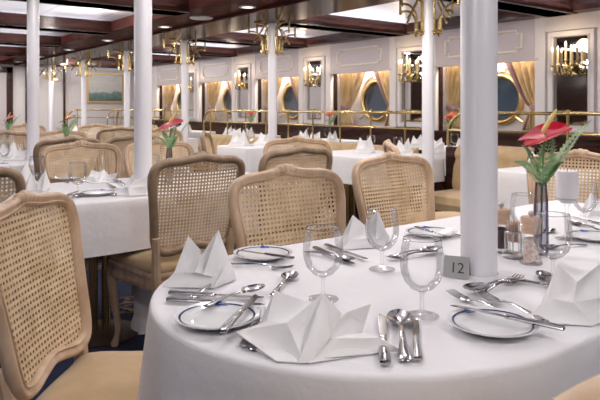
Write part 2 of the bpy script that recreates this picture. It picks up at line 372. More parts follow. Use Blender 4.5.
# columns
CPOS = [(1.333, .997), (1.333, 3.12), (1.333, 5.30)]
for px, X in ((428, 3.7), (272.5, 3.7), (185, 3.7), (127, 3.7), (84, 3.7), (51, 3.7)):
    t_ = (px-300)/FPX; z = X/(RX*t_+FX); CPOS.append((X, RY*t_*z+FY*z))
CL = ['thick white column rising through the table beside the number card', 'white column at the second white table, behind the shade-toned cane chair', 'white column at far left behind the second row of chairs',
      'white column with brass brackets next to the carved chair, first of the far row', 'white column with brass brackets, second of the far row', 'white column with brass brackets, third of the far row',
      'slim white column, fourth of the far row, right of the painting', 'slim white column just left of the painting', 'slim white column farthest away, by the mahogany trim']
colm = MB().lathe([(.062, 0), (.062, .05), (.052, .07), (.046, .09), (.046, 2.06)], n=32, cap1=True)
pc = colm.obj('column', M['column'], cat='column')
def make_bracket():
    t = empty('column_bracket', (0, 0, 0), cat='bracket', group='brass brackets at the column tops')
    for a in (0, R(90), R(180), R(270)):
        c, s = cos(a), sin(a); b = MB()
        q = lambda r, z: (r*c, r*s, z)
        b.tube([q(.062, 1.75), q(.062, 1.98)]+[q(.062+.16*(1-cos(u*pi/16)), 1.98+.06*sin(u*pi/16)) for u in range(1, 9)], .009, 8)
        b.tube([q(.125, 1.75)]+[q(.125+.12-.12*cos(u*pi/16), 1.83+.115*sin(u*pi/16)) for u in range(9)]+[q(.29, 1.945)], .009, 8)
        b.tube([q(.046, 1.757), q(.14, 1.757)], .0095, 8); b.ball(q(.125, 1.738), .012); b.ball(q(.062, 1.738), .012)
        b.tube([q(.29, 1.935), q(.29, 2.045)], .010, 8); b.ball(q(.29, 1.932), .013)
        b.tube([q(.215, 1.85), q(.11, 2.0)], .008, 8); b.ball(q(.217, 1.846), .012)
        b.obj('bracket_arm', M['brass'], t)
    return t
pb = make_bracket()
for k, (x, y) in enumerate(CPOS):
    place(pc, (x, y, 0), 0, CL[k], 'white columns')
    if k >= 3: place(pb, (x, y, 0), 0, 'brass scroll brackets around the top of the '+CL[k].replace(' with brass brackets', '').replace(', by the mahogany trim', '').replace(' next to the carved chair', '').replace(', right of the painting', ''))

# downlights
def make_downlight():
    t = empty('ceiling_downlight', (0, 0, 0), cat='ceiling light', group='recessed ceiling downlights')
    MB().lathe([(.055, 0), (.075, 0), (.078, -.008), (.055, -.012)], n=24).obj('rim', M['disc'], t)
    MB().lathe([(.001, -.006), (.056, -.006)], n=24).obj('diffuser', M['lamp'], t)
    return t
pd = make_downlight()
DL = [(3.0, 4.72), (3.0, 6.43), (3.0, 8.18), (3.0, 9.85), (3.0, 11.5), (3.0, 13.0)]
for k, (x, y) in enumerate(DL):
    place(pd, (x, y, 2.075), 0, 'round downlight in the mahogany soffit, %s' % ['nearest the camera', 'second from the camera', 'third from the camera', 'fourth from the camera', 'fifth from the camera', 'last before the end wall'][k])
for x, y, l in ((2.2, 6.35, 'round white lamp in the pale ceiling tiles at top left'), (1.75, 8.3, 'round lamp in the ceiling tiles at far left edge')):
    place(pd, (x, y, 2.189), 0, l, scale=(1.3, 1.3, 1.2))
tag(MB().lathe([(.001, -.01), (.10, -.012), (.115, -.006), (.118, 0)], n=28).obj('ceiling_speaker', M['disc'], loc=(3.0, 5.58, 2.074)), 'flat round white ceiling speaker between two soffit downlights', 'speaker')

def light(name, loc, size, power, col=(1, .935, .885), rot=(0, 0, 0), shape='DISK', sy=None):
    l = bpy.data.lights.new(name, 'AREA'); l.energy = power; l.color = col; l.shape = shape; l.size = size
    if sy: l.size_y = sy
    o = bpy.data.objects.new(name, l); COL.objects.link(o); o.location = loc; o.rotation_euler = rot; return o
LS = 1.3
for x, y in DL+[(3.0, 3.0), (3.0, 1.3)]: light('downlight_lamp', (x, y, 2.055), .11, 9*LS)
def bulb(name, loc, power, r=.06, col=(1, .935, .885)):
    l = bpy.data.lights.new(name, 'POINT'); l.energy = power; l.color = col; l.shadow_soft_size = r
    o = bpy.data.objects.new(name, l); COL.objects.link(o); o.location = loc
for x, y, w_ in ((1.3, 2.0, 17), (2.3, 2.0, 13), (.3, 2.0, 10), (-.5, .5, 22), (1.1, -.5, 24), (2.7, .3, 10), (1.3, 4.3, 14), (2.2, 6.35, 12), (1.75, 8.3, 14), (1.45, 10.3, 24), (1.45, 12.4, 34), (3.9, 13.1, 30), (-.3, 4.2, 12), (-.3, 6.35, 14), (-.3, 8.3, 14), (-.3, 10.3, 14), (-.3, 12.3, 24), (-2, 6.3, 12), (-2, 9.3, 12), (-2, 12.3, 12)):
    bulb('ceiling_lamp_and_fill', (x, y, 2.10), w_*LS)  # mostly added fill lights with no fixture behind them
for y in (2.2, 4.3, 6.3, 8.3, 10.3, 12.3): light('downlight_lamp', (4.8, y, 2.17), .14, 5*LS)  # added coffer lights, no fixtures stand at these spots
# added hidden strips on the cross-beam ledges, put in to brighten the ceiling tiles
for k, y in enumerate(BEAMY):
    for s in (-1, 1):
        light('added_ceiling_wash', (-.1, y+s*.142, 2.078), 5.3, 5.5*LS, (.93, .93, 1), (pi-s*R(35), 0, 0), 'RECTANGLE', .02)
        light('added_ceiling_wash', (4.67, y+s*.142, 2.078), 1.75, 3*LS, (.95, .93, 1), (pi-s*R(35), 0, 0), 'RECTANGLE', .02)
for y0, y1 in BAYS[1:]: light('pelmet_lamp', ((WX+RXW)/2+.02, (y0+y1)/2, 1.98), .12, 17*LS, (1, .9, .76), (0, 0, 0), 'RECTANGLE', y1-y0-.2)
for y in MIR[1:6]:
    l = bpy.data.lights.new('sconce_glow', 'POINT'); l.energy = 2.5; l.color = (1, .75, .5); l.shadow_soft_size = .06
    o = bpy.data.objects.new('sconce_glow', l); COL.objects.link(o); o.location = (WX-.25, y, 1.8)
w = bpy.data.worlds.new('world'); sc.world = w; w.use_nodes = True
w.node_tree.nodes['Background'].inputs['Color'].default_value = (.93, .93, 1.0, 1); w.node_tree.nodes['Background'].inputs['Strength'].default_value = .27

# ------------------------------------------------------------------ chairs
def inside(p, poly):
    x, y = p; c = False; n = len(poly)
    for i in range(n):
        x1, y1 = poly[i]; x2, y2 = poly[i-1]
        if (y1 > y) != (y2 > y) and x < (x2-x1)*(y-y1)/(y2-y1)+x1: c = not c
    return c
HALF = [(0, .022), (.06, .012), (.12, .0), (.172, .012), (.192, .06), (.2, .14), (.214, .25), (.224, .33), (.214, .385), (.17, .412), (.09, .42), (.04, .428)]
CTRL = HALF+[(0, .436)]+[(-x, y) for x, y in HALF[:0:-1]]
PATH = spline(CTRL, 4)
LEAN = math.tan(R(11)); YB, ZB = -.215, .525
def bk(u, v, d=0):
    """point on the chair back: u across, v up the back, d towards the sitter"""
    c, s = cos(R(11)), sin(R(11)); q = d + .32*u*u
    return (u, YB - v*s + q*c, ZB + v*c + q*s)
def sweep(path, prof, fn):
    n = len(path); rs = []
    for i in range(n):
        (x0, y0), (x1, y1) = path[i-1], path[(i+1) % n]; tx, ty = x1-x0, y1-y0; l = math.hypot(tx, ty) or 1
        nx, ny = ty/l, -tx/l; x, y = path[i]
        rs.append([fn(x+nx*o*.86, y+ny*o*.86, d) for o, d in prof])
    rs.append(rs[0]); return rs
FPROF = [(-.02, .004), (-.017, .013), (-.012, .016), (-.008, .011), (-.002, .012), (.006, .018), (.013, .017), (.019, .010), (.021, 0), (.019, -.014), (.006, -.019), (-.012, -.018), (-.02, -.010)]
def seat_outline(s=1.0, n=64):
    o = []
    ctrl = [(.2, -.21), (.222, -.05), (.243, .12), (.236, .2), (.18, .235), (.09, .252), (0, .262)]
    full = ctrl+[(-x, y) for x, y in ctrl[-2::-1]]+[(-.1, -.222), (0, -.225), (.1, -.222)]
    return [(x*s, .02+(y-.02)*s) for x, y in spline(full, 4)]
def cane_mesh():
    b = MB(); p = .0158
    nx, ny = 28, 27
    ids = {}
    def V(u, v, d):
        k = (round(u, 5), round(v, 5), d)
        if k not in ids: ids[k] = len(b.v); b.v.append(bk(u, v, d))
        return ids[k]
    poly = PATH
    for i in range(-nx//2, nx//2+1):
        for j in range(ny+1):
            u, v = i*p, .008+j*p
            if not inside((u, v), poly): continue
            h = p/2; q = h*.55; k = q*.42
            oc = [(u-h, v-h), (u+h, v-h), (u+h, v+h), (u-h, v+h)]
            hc = [(u-k, v-q), (u+k, v-q), (u+q, v-k), (u+q, v+k), (u+k, v+q), (u-k, v+q), (u-q, v+k), (u-q, v-k)]
            for d, s in ((.0015, 1), (-.0015, -1)):
                O = [V(*c, d) for c in oc]; H = [V(*c, d) for c in hc]
                fs = []
                for e in range(4):
                    a, c2 = O[e], O[(e+1) % 4]; fs.append((a, c2, H[(2*e+1) % 8], H[2*e])); fs.append((c2, H[(2*e+2) % 8], H[2*e+1]))
                for f in fs: b.f.append(f if s > 0 else f[::-1]); b.mi.append(0)
            H0 = [V(*c, .0015) for c in hc]; H1 = [V(*c, -.0015) for c in hc]
            for e in range(8): b.f.append((H0[(e+1) % 8], H0[e], H1[e], H1[(e+1) % 8])); b.mi.append(0)
    me = bpy.data.meshes.new('cane_panel'); me.from_pydata(b.v, [], b.f); me.materials.append(M['cane']); return me
CANE = cane_mesh()
def make_chair(wood, nm='dining_chair'):
    t = empty(nm, (0, 0, 0), cat='chair')
    b = MB(); b.rings(sweep(PATH, FPROF, bk), False, False); b.obj('back_frame', wood, t, angle=60)
    o = bpy.data.objects.new('cane_panel', CANE); COL.objects.link(o); o.parent = t
    # carved crest: shell and two leaf scrolls
    b = MB()
    for s in (-1, 0, 1):
        for k in range(3 if s else 1):
            u = s*(.022+.02*k); r = .017-.0035*k
            c = bk(u, .440-.006*k, .008); n0 = len(b.v); b.ball((0, 0, 0), r, 10, 6); b.xf(Matrix.Translation(c) @ Matrix.Diagonal((1.2, .8, .9+.25*(s == 0), 1)), n0)
    b.obj('carved_crest', wood, t)
    # upholstered seat and its moulded rail
    b = MB(); rs = []
    for s, z in ((.985, .435), (1.0, .452), (1.002, .466), (.985, .479), (.93, .489), (.8, .497), (.6, .503), (.35, .507), (.1, .509)): rs.append([(x, y, z) for x, y in seat_outline(s)])
    b.rings(rs, True, True); b.obj('seat_cushion', M['suede'], t, angle=80)
    b = MB(); rs = []
    for s, z in ((.93, .372), (.965, .366), (.985, .372), (.99, .395), (.975, .405), (1.0, .415), (1.01, .425), (1.0, .437), (.93, .439)): rs.append([(x, y, z-(.014*cos(x*26) if z < .4 else 0)) for x, y in seat_outline(s)])
    b.rings(rs); b.obj('seat_rail', M['wood'], t, angle=50)
    for s in (-1, 1):
        b = MB(); b.tube(spline([(s*.212, .2, .43), (s*.222, .213, .36), (s*.214, .207, .24), (s*.2, .195, .1), (s*.206, .205, .03), (s*.212, .214, 0)], 4, False), [.027, .028, .029, .029, .028, .026, .024, .022, .021, .019, .017, .016, .014, .0135, .013, .0135, .015, .018, .02, .019, .016][:21], 10)
        b.obj('leg', M['wood'], t)
        b = MB(); b.tube([(s*.178, YB-.065, 0), (s*.180, YB-.04, .12), (s*.182, YB-.012, .28), (s*.184, YB, .42), (s*.187, YB-.006, .5), (s*.196, YB-.022, .60)], [.014, .016, .02, .023, .021, .016], 8)
        b.obj('leg', M['wood'], t)
    return t
CH, CHD = make_chair(M['wood']), make_chair(M['wood_shaded'])  # second chair: shade painted into frame and crest, legs keep the plain oak
G1, G2 = 'light oak cane-backed dining chairs', 'light oak cane-backed dining chairs toned darker for shade'
def chair(bx, by, face, label, dark=False, sc_=None):
    """bx,by: plan point under the top of the back; face: unit-ish facing vector"""
    a = math.atan2(face[1], face[0])-pi/2; l = math.hypot(*face); fx, fy = face[0]/l, face[1]/l
    return place(CHD if dark else CH, (bx+fx*.29, by+fy*.29, 0), a, label, G2 if dark else G1, sc_)
N_, S_ = (0, 1), (0, -1)
chair(.40, 1.68, (.76, -.65), 'light cane-backed chair at the rounded table end, nearest the camera', sc_=(1.0, 1, .985))
chair(1.275, 1.76, S_, 'light cane-backed chair behind the front table, facing its left half')
chair(2.0, 1.97, S_, 'light cane-backed chair behind the front table, next to the thick column')
chair(2.86, 1.56, (-.93, -.25), 'light cane-backed chair with pale carved crest beside the anthurium vase')
chair(1.345, 2.5, N_, 'shade-toned cane chair seen from behind at the second table, near its brass pedestal', True)
chair(2.02, 2.66, N_, 'shade-toned cane chair behind the two light chairs of the front table', True)
chair(.37, 2.52, N_, 'shade-toned chair cut by the left picture edge, beside the folded napkins', True)
chair(1.235, 3.82, S_, 'light cane-backed chair across the second table, seen over its napkin')
chair(1.72, 3.78, S_, 'light cane-backed chair half hidden behind the column at the second table')
chair(2.64, 3.5, (-.55, -.83), 'light cane-backed chair angled at the right end of the second table')
chair(1.38, 4.5, N_, 'shade-toned cane chair back to back with a light one at the third table', True)
chair(1.92, 4.62, N_, 'shade-toned cane chair left of the white column at the third table', True)
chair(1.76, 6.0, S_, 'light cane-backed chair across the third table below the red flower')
chair(2.6, 4.78, (.8, -.6), 'shade-toned cane chair turned sideways behind the red flower vase', True)
chair(2.78, 2.75, (.8, -.6), 'light chair turned sideways, only its carved top showing over another chair')
chair(2.73, 5.96, S_, 'light cane-backed chair behind the red flower of the second table')
chair(2.75, 7.87, (-.6, -.8), 'light cane-backed chair far off, standing under the seascape painting')
chair(2.55, 6.6, N_, 'shade-toned chair far off, just left of the white column', True)
chair(1.30, 6.15, N_, 'light cane-backed chair at far left at the fourth table')
chair(2.05, 8.5, S_, 'light cane-backed chair across the fourth table at far left')
# a chair pulled up on the camera's side of the front table
chair(.63, .247, N_, 'light chair on the near side of the front table, only a shoulder visible')

# ------------------------------------------------------------------ tables and cloths
def arc_pts(cx, cy, r, a0, a1, n): return [(cx+r*cos(a0+(a1-a0)*i/n), cy+r*sin(a0+(a1-a0)*i/n)) for i in range(n+1)]
def rrect(x0, y0, x1, y1, r=.03, n=4, sub=.06):
    base = arc_pts(x1-r, y1-r, r, 0, pi/2, n)+arc_pts(x0+r, y1-r, r, pi/2, pi, n)+arc_pts(x0+r, y0+r, r, pi, 1.5*pi, n)+arc_pts(x1-r, y0+r, r, 1.5*pi, 2*pi, n)
    return densify(base, sub)
def densify(base, sub=.05):
    out = []
    for i in range(len(base)):
        a, c = base[i], base[(i+1) % len(base)]; l = math.hypot(c[0]-a[0], c[1]-a[1]); k = max(1, int(l/sub))
        out += [(a[0]+(c[0]-a[0])*j/k, a[1]+(c[1]-a[1])*j/k) for j in range(k)]
    return out
def dshape(x1, cx, cy, r, n=36): return densify([(x1, cy-r), (x1, cy+r)]+arc_pts(cx, cy, r, pi/2, 1.5*pi, n))
def flat(outline, z, hole=None, up=True):
    bm = bmesh.new(); es = []
    for loop in [outline]+([hole] if hole else []):
        vs = [bm.verts.new((x, y, z)) for x, y in loop]; es += [bm.edges.new((vs[i], vs[(i+1) % len(vs)])) for i in range(len(vs))]
    bmesh.ops.triangle_fill(bm, use_beauty=True, use_dissolve=False, edges=es)
    bm.verts.index_update(); v = [tuple(p.co) for p in bm.verts]; f = [tuple(q.index for q in k.verts) for k in bm.faces]; bm.free(); return v, f
def offset(pts, d):
    o = []; n = len(pts)
    for i in range(n):
        x0, y0 = pts[i-1]; x1, y1 = pts[(i+1) % n]; tx, ty = x1-x0, y1-y0; l = math.hypot(tx, ty) or 1
        o.append((pts[i][0]+ty/l*d, pts[i][1]-tx/l*d))
    return o
def cloth(outline, z, drop, amp, waves, label, group, hole=None, skip=None, seed=0, rnd=.012):
    """tablecloth: a flat top with rounded edge and a softly folded skirt; outline runs counter-clockwise"""
    b = MB(); top = offset(outline, -.006); v, f = flat(top, z, hole); b.add(v, f)
    n = len(outline); L = [0]
    for i in range(n): L.append(L[-1]+math.dist(outline[i], outline[(i+1) % n]))
    T = L[-1]; rs = [[(x, y, z) for x, y in top]]
    rnd_ = random.Random(seed); ph = [rnd_.uniform(0, 6.28) for _ in range(4)]
    for d, o in ((.001, .002), (.004, .006), (.010, .0085))+tuple((.010+(drop-.010)*q, .009+.004*q) for q in (.15, .35, .6, .8, 1.0)):
        q = max(0, (d-.01)/drop); r = []
        for i, (p, pn) in enumerate(zip(outline, offset(outline, 1))):
            s = L[i]/T*2*pi; wv = sin(waves*s+ph[0])+.6*sin((waves*1.7//1)*s+ph[1])+.35*sin((waves*2.9//1)*s+ph[2])
            k = o+amp*wv*q**.9*.3+amp*.1*q
            r.append((p[0]+(pn[0]-p[0])*k, p[1]+(pn[1]-p[1])*k, z-d+.006*q*sin(2*s+ph[3])))
        rs.append(r)
    sk = MB().rings(rs, False, False)
    b.add(sk.v, [q for q in sk.f if not (skip and all(skip(sk.v[i]) for i in q))])
    o = b.obj('tablecloth', M['cloth'], angle=75); me = o.data
    bm = bmesh.new(); bm.from_mesh(me); bmesh.ops.remove_doubles(bm, verts=bm.verts, dist=.0002); bm.normal_update(); bm.to_mesh(me); bm.free()
    return tag(o, label, 'tablecloth', group)
def table(outline, z, ped, label, hole=None):
    t = empty('dining_table', (0, 0, 0), label=label, cat='table', group='tables under white cloths')
    b = MB(); o2 = offset(outline, -.014); v, f = flat(o2, z-.002, hole); b.add(v, f); v, f = flat(o2, z-.03, hole); b.add(v, [q[::-1] for q in f])
    b.rings([[(x, y, z-.03) for x, y in o2], [(x, y, z-.002) for x, y in o2]], False, False)
    if hole: b.rings([[(x, y, z-.002) for x, y in hole], [(x, y, z-.03) for x, y in hole]], False, False)
    b.obj('tabletop', M['mahog'], t, smooth=False)
    for x, y in ped:
        b = MB()
        for k in range(4): b.tube([(x+.045*cos(k*pi/2+.5), y+.045*sin(k*pi/2+.5), .03), (x+.045*cos(k*pi/2+.5), y+.045*sin(k*pi/2+.5), z-.03)], .022, 12)
        b.obj('pedestal', M['brass'], t)
        MB().lathe([(.2, 0), (.2, .012), (.1, .03), (.08, .035)], (x, y, 0), 28, True, True).obj('base', M['trouser'], t)
    return t
TZ = .75; GC = 'white tablecloths'
hole = lambda c, r=.0475: [(c[0]+r*cos(-2*pi*i/24), c[1]+r*sin(-2*pi*i/24)) for i in range(24)]
D1 = dshape(1.415, 1.0, 1.073, .477)
cloth(D1, TZ, .27, .06, 9, 'white cloth over the rounded end of the front table, beneath the number card', GC, hole(CPOS[0]), lambda p: p[0] > 1.405 and p[2] < TZ-.012, 3)
R1 = rrect(1.405, .592, 2.66, 1.558, .02)
cloth(R1, TZ+.0015, .24, .014, 8, 'white cloth over the right part of the front table, beneath the mills', GC, None, lambda p: p[0] < 1.42 and p[2] < TZ-.004, 5)
table(D1, TZ, [(.97, 1.075)], 'table with rounded end under the front white cloth, beside the nearest chair', hole(CPOS[0]))
table(rrect(1.42, .592, 2.66, 1.558, .02), TZ, [(2.1, 1.08)], 'table under the white cloth with the mills and the anthurium vase')
R2 = rrect(.74, 2.775, 2.2, 3.63, .03)
cloth(R2, TZ, .235, .012, 7, 'white cloth on the second table behind the nearest chair', GC, hole(CPOS[1]), None, 8)
table(R2, TZ, [(1.13, 3.2)], 'second table on a brass pedestal behind the nearest chair', hole(CPOS[1]))
R3 = rrect(.75, 4.93, 2.3, 5.75, .03); cloth(R3, TZ, .235, .012, 7, 'white cloth on the third table at far left', GC, hole(CPOS[2]), None, 9)
table(R3, TZ, [(1.55, 5.55)], 'third table at far left, behind the back-to-back chairs', hole(CPOS[2]))
R4 = rrect(1.0, 7.0, 2.3, 7.85, .03); cloth(R4, TZ, .235, .012, 7, 'white cloth on the fourth table at far left', GC, None, None, 10)
table(R4, TZ, [(1.6, 7.4)], 'fourth table at far left, farthest along its row')
for k, (x0, y0, x1, y1, dr, l) in enumerate(((3.6, 3.62, 4.36, 4.72, .23, 'the table left of the bracketed column, in front of the tan banquette'), (3.5, 5.5, 4.15, 6.15, .46, 'the table with the tall stack of napkins by the tan banquette'),
    (3.62, 1.9, 4.2, 2.62, .3, 'the small table behind the anthurium vase'), (3.3, 7.7, 4.1, 8.5, .3, 'the table far off below the painting'), (3.0, 9.9, 4.0, 10.7, .3, 'the farthest table before the end banquette'))):
    o = rrect(x0, y0, x1, y1, .04); cloth(o, TZ, dr, .03 if dr > .25 else .014, 6, 'white cloth on '+l, GC, None, None, 20+k); table(o, TZ, [(x0+.12, (y0+y1)/2)], l[4:]+', under its cloth')
WT = [4.27, 6.27, 8.2, 10.2]; WN = ['behind the first column bracket', 'left of the carved chair back', 'third from the camera', 'fourth from the camera', 'nearest the end wall']
for k, y in enumerate(WT):
    o = rrect(4.85, y-.42, 5.55, y+.42, .04); cloth(o, TZ, .25, .012, 6, 'white cloth on the porthole-side table '+WN[k], GC, None, None, 40+k); table(o, TZ, [(5.2, y)], 'porthole-side table '+WN[k]+', under its cloth')

# ------------------------------------------------------------------ banquettes and brass rails
def banquette(y0, y1, x, top, label, tuft=True, end=True):
    t = empty('banquette', (0, 0, 0), label=label, cat='bench', group='tan upholstered banquettes')
    ny, nz = int((y1-y0)/.035), 16; g = []
    for j in range(nz+1):
        q = j/nz; z = .46+(top-.46)*q; r = []
        for i in range(ny+1):
            y = y0+(y1-y0)*i/ny; d = 0
            if tuft:
                rr = (z-.46)/.13; cc = (y-y0)/.17
                for a in (math.floor(rr), math.floor(rr)+1):
                    off = .5*(a % 2); c = round(cc-off)+off
                    d = max(d, .034*math.exp(-(((cc-c)*.17)**2+((rr-a)*.13)**2)/.0011))
            edge = .05*max(0, (q-.8)/.2)**2
            r.append((x-.10-.05*(1-q)+d+edge, y, z))
        g.append(r)
    g.append([(x-.01, p[1], top+.012) for p in g[-1]]); g.append([(x, p[1], top-.02) for p in g[0]]); g.append([(x, p[1], .46) for p in g[0]])
    b = MB().rings(g, closed=False)
    for s in (0, -1): b.add([r[s] for r in g], [tuple(range(len(g)))])
    b.obj('backrest', M['suede'], t)
    b = MB(); rs = []
    for i in (0, 1):
        yy = (y0, y1)[i]; rs.append([(x-.50, yy, .34), (x-.52, yy, .40), (x-.50, yy, .455), (x-.45, yy, .47), (x-.1, yy, .47), (x-.1, yy, .34)])
    b.rings(rs); b.obj('seat', M['suede'], t, angle=30)
    MB().box((x-.46, y0, 0), (x+.02, y1, .34)).box((x-.01, y0-.01, .0), (x+.03, y1+.01, top-.01)).obj('plinth', M['mahog'], t, smooth=False)
    if end: MB().add([(x-.02, y1, 0), (x-.02, y1+.17, 0), (x-.02, y1+.17, top-.02), (x-.02, y1+.02, top-.02), (x+.03, y1, 0), (x+.03, y1+.17, 0), (x+.03, y1+.17, top-.02), (x+.03, y1+.02, top-.02)],
                     [(0, 1, 2, 3), (4, 7, 6, 5), (0, 4, 5, 1), (1, 5, 6, 2), (2, 6, 7, 3), (3, 7, 4, 0)]).obj('end_panel', M['mahog'], t, smooth=False)
    return t
def rail(pts_xy0, pts_xy1, zb, label, arch0, arch1, spacing=.47):
    (x0, y0), (x1, y1) = pts_xy0, pts_xy1; l = math.dist(pts_xy0, pts_xy1); ux, uy = (x1-x0)/l, (y1-y0)/l
    t = empty('brass_rail', (0, 0, 0), label=label, cat='railing', group='brass rails above the banquettes')
    q = lambda s, z: (x0+ux*s, y0+uy*s, z); ra = .2; zt = 1.128
    p = []
    if arch0: p += [q(0, zb), q(0, zt-ra)]+[q(ra-ra*cos(a), zt-ra+ra*sin(a)) for a in [pi/2*i/8 for i in range(1, 9)]]
    else: p += [q(0, zt)]
    if arch1: p += [q(l-ra+ra*sin(a), zt-ra+ra*cos(a)) for a in [pi/2*i/8 for i in range(0, 9)]]+[q(l, zb)]
    else: p += [q(l, zt)]
    b = MB().tube(p, .0135, 10); b.obj('top_rail', M['brass'], t)
    MB().tube([q(.0, .975), q(l, .975)], .009, 8).obj('lower_rail', M['brass'], t)
    k = max(1, round((l-2*ra)/spacing))
    for i in range(k+1):
        s = ra+(l-2*ra)*i/k; b = MB().tube([q(s, zb), q(s, zt)], .0095, 8); b.ball(q(s, zt+.018), .012, 8, 6); b.obj('post', M['brass'], t)
    return t
banquette(4.0, 8.1, 4.45, .785, 'long tan banquette behind the middle tables, left of the bracketed column')
rail((4.45, 3.98), (4.45, 8.2), .77, 'long brass rail on top of the middle banquette', False, True)
banquette(2.80, 3.5, 4.45, .845, 'short buttoned tan banquette right of the thick column')
rail((4.45, 1.7), (4.45, 3.66), .83, 'brass rail behind the anthurium, ending in an arch by the column', False, True, .33)
banquette(8.75, 11.6, 4.45, .785, 'tan banquette farther down the room behind the third bracketed column')
rail((4.45, 8.7), (4.45, 11.65), .77, 'brass rail on the banquette farther down the room', True, True, .6)
# one across the far end of the room
tb = banquette(0, 1.9, 0, .79, 'tan banquette across the far end below the painting', False, False); tb.location = (5.75, 12.75, 0); tb.rotation_euler = (0, 0, pi/2)
rail((3.85, 12.75), (5.75, 12.75), .77, 'brass rail across the far end below the painting', True, False, .6)
rail((4.5, 12.3), (5.7, 12.3), .4, 'brass arched handrail in front of the far end banquette', True, False, .5)

# ------------------------------------------------------------------ tableware
def make_goblet(h=.157):
    t = empty('water_goblet', (0, 0, 0), cat='glass'); k = h/.157
    MB().lathe([(.0005, .003*k), (.03, .0015), (.0335, .002), (.034, .0032), (.02, .006), (.008, .010), (.0045, .016)], n=28).obj('foot', M['glass'], t)
    MB().lathe([(.0045, .016*k), (.0038, .03*k), (.0042, .045*k), (.009, .052*k)], n=14).obj('stem', M['glass'], t)
    MB().lathe([(.0005, .0515*k), (.009, .052*k), (.022, .058*k), (.035, .072*k), (.042, .09*k), (.0437, .105*k), (.0425, .123*k), (.0395, .145*k), (.0378, .157*k), (.0374, .1574*k)], n=36).obj('bowl', M['glass'], t)
    MB().tube([(.0376*cos(2*pi*i/36), .0376*sin(2*pi*i/36), .1572*k) for i in range(36)], .0007, 6, True).obj('rim', M['rim'], t)
    return t
GOB = make_goblet()
def goblet(x, y, label, s=1): return place(GOB, (x, y, TZ+.0022), 0, label, 'clear stemmed water goblets', (s, s, s))
def make_plate():
    t = empty('side_plate', (0, 0, 0), cat='plate'); K = .083
    MB().lathe([(.0005, .004), (.045, .004), (.052, .0055), (.062, .0095), (K-.004, .0145), (K, .016), (K-.001, .0135), (.06, .0065), (.05, .0005), (.045, .001), (.0005, .0025)], n=56).obj('dish', M['china'], t)
    MB().lathe([(.0705, .0128), (.0745, .0140)], n=56).obj('rim_line', M['navy'], t)
    # small blue pennant crest on the rim
    e = MB(); yy = .0665; z = .0128
    for pts in ([(-.010, 0), (.001, .001), (.001, .008), (-.010, .012)], [(.003, .0), (.012, .004), (.003, .008)], [(-.012, -.004), (.013, -.003), (.013, -.0015), (-.012, -.002)]):
        o = [(x, yy+y, z+.0011+(y*.25)) for x, y in pts]; e.rings([[(p[0], p[1], p[2]-.0006) for p in o], o])
    e.obj('emblem', M['blue'], t, smooth=False)
    return t
PL = make_plate()
def plate(x, y, label, rz=0): return place(PL, (x, y, TZ+.002), rz, label, 'white side plates with navy rim line')
def loop_sheet(b, path, zt):
    """a flat flatware blank: path = [(y, halfwidth, z, thickness)]"""
    rs = [[(-w, y, z), (-w*.55, y, z+t), (w*.55, y, z+t), (w, y, z), (w*.5, y, z-t*.5), (-w*.5, y, z-t*.5)] for y, w, z, t in path]; b.rings(rs); return b
HANDLE = [(-.10, .004, .004, .001), (-.097, .009, .004, .0022), (-.085, .0095, .0045, .0025), (-.05, .006, .008, .0025), (-.01, .0038, .011, .0028), (.02, .0035, .009, .0028)]
def make_spoon():
    b = MB(); loop_sheet(b, HANDLE+[(.03, .004, .006, .0022)], 0)
    g = []
    for j in range(9):
        q = .06+.94*j/8; ring = []
        for i in range(20):
            a = 2*pi*i/20; y = .062+.036*q*sin(a); x = .0215*q*cos(a)*(1-.12*sin(a)); ring.append((x, y, .0025+.009*q*q))
        g.append(ring)
    out = [[(p[0]*1.02, .062+(p[1]-.062)*1.02, p[2]-.0014) for p in r] for r in g]
    b.rings(g+out[::-1], True, True)
    return b.obj('spoon', M['silver'], cat='spoon', angle=60)
def make_fork():
    b = MB(); loop_sheet(b, HANDLE+[(.03, .005, .006, .002), (.04, .0125, .004, .0018), (.05, .0138, .004, .0018), (.054, .0138, .0045, .0018)], 0)
    for k in (-1.5, -.5, .5, 1.5): loop_sheet(b, [(.05, .0017, .0045, .0016), (.075, .0016, .0065, .0016), (.1, .0011, .0125, .001)], 0); n = len(b.v); b.v[n-18:] = [(x+k*.0079, y, z) for x, y, z in b.v[n-18:]]
    return b.obj('fork', M['silver'], cat='fork', angle=60)
def make_knife():
    t = empty('table_knife', (0, 0, 0), cat='knife')
    b = MB(); rs = []
    for y, w, h in ((-.11, .003, .003), (-.108, .0085, .006), (-.095, .009, .007), (-.05, .0075, .006), (-.012, .0065, .0055), (-.005, .007, .006), (0, .005, .004)): rs.append([(w*cos(2*pi*i/12), y, .006+h*.75*sin(2*pi*i/12)) for i in range(12)])
    b.rings(rs); b.obj('handle', M['silver'], t)
    b = MB(); rs = []
    for y, x0, x1 in ((-.002, -.005, .005), (.02, -.006, .008), (.07, -.006, .0095), (.095, -.005, .008), (.108, -.004, .001)): rs.append([(x0, y, .0068), (x1, y, .0058), (x0, y, .005)])
    b.rings(rs); b.obj('blade', M['silver'], t, smooth=False)
    return t
SP, FK, KN = make_spoon(), make_fork(), make_knife()
CG = {'spoon': 'silver spoons', 'fork': 'silver forks', 'knife': 'silver knives'}
def lay(kind, p_handle, p_tip, label, dz=0, s=1.0, roll=0, h=TZ):
    """lay a piece of flatware with its handle towards one photo point and its tip towards another"""
    o = dict(spoon=SP, fork=FK, knife=KN)[kind]
    a, c = P(*p_handle, h+dz), P(*p_tip, h+dz); mx, my = (a[0]+c[0])/2, (a[1]+c[1])/2
    r = place(o, (mx, my, h+.0022+dz), math.atan2(c[1]-a[1], c[0]-a[0])-pi/2, label, CG[kind], (s, s, s))
    if roll: r.rotation_euler[1] = roll
    return r

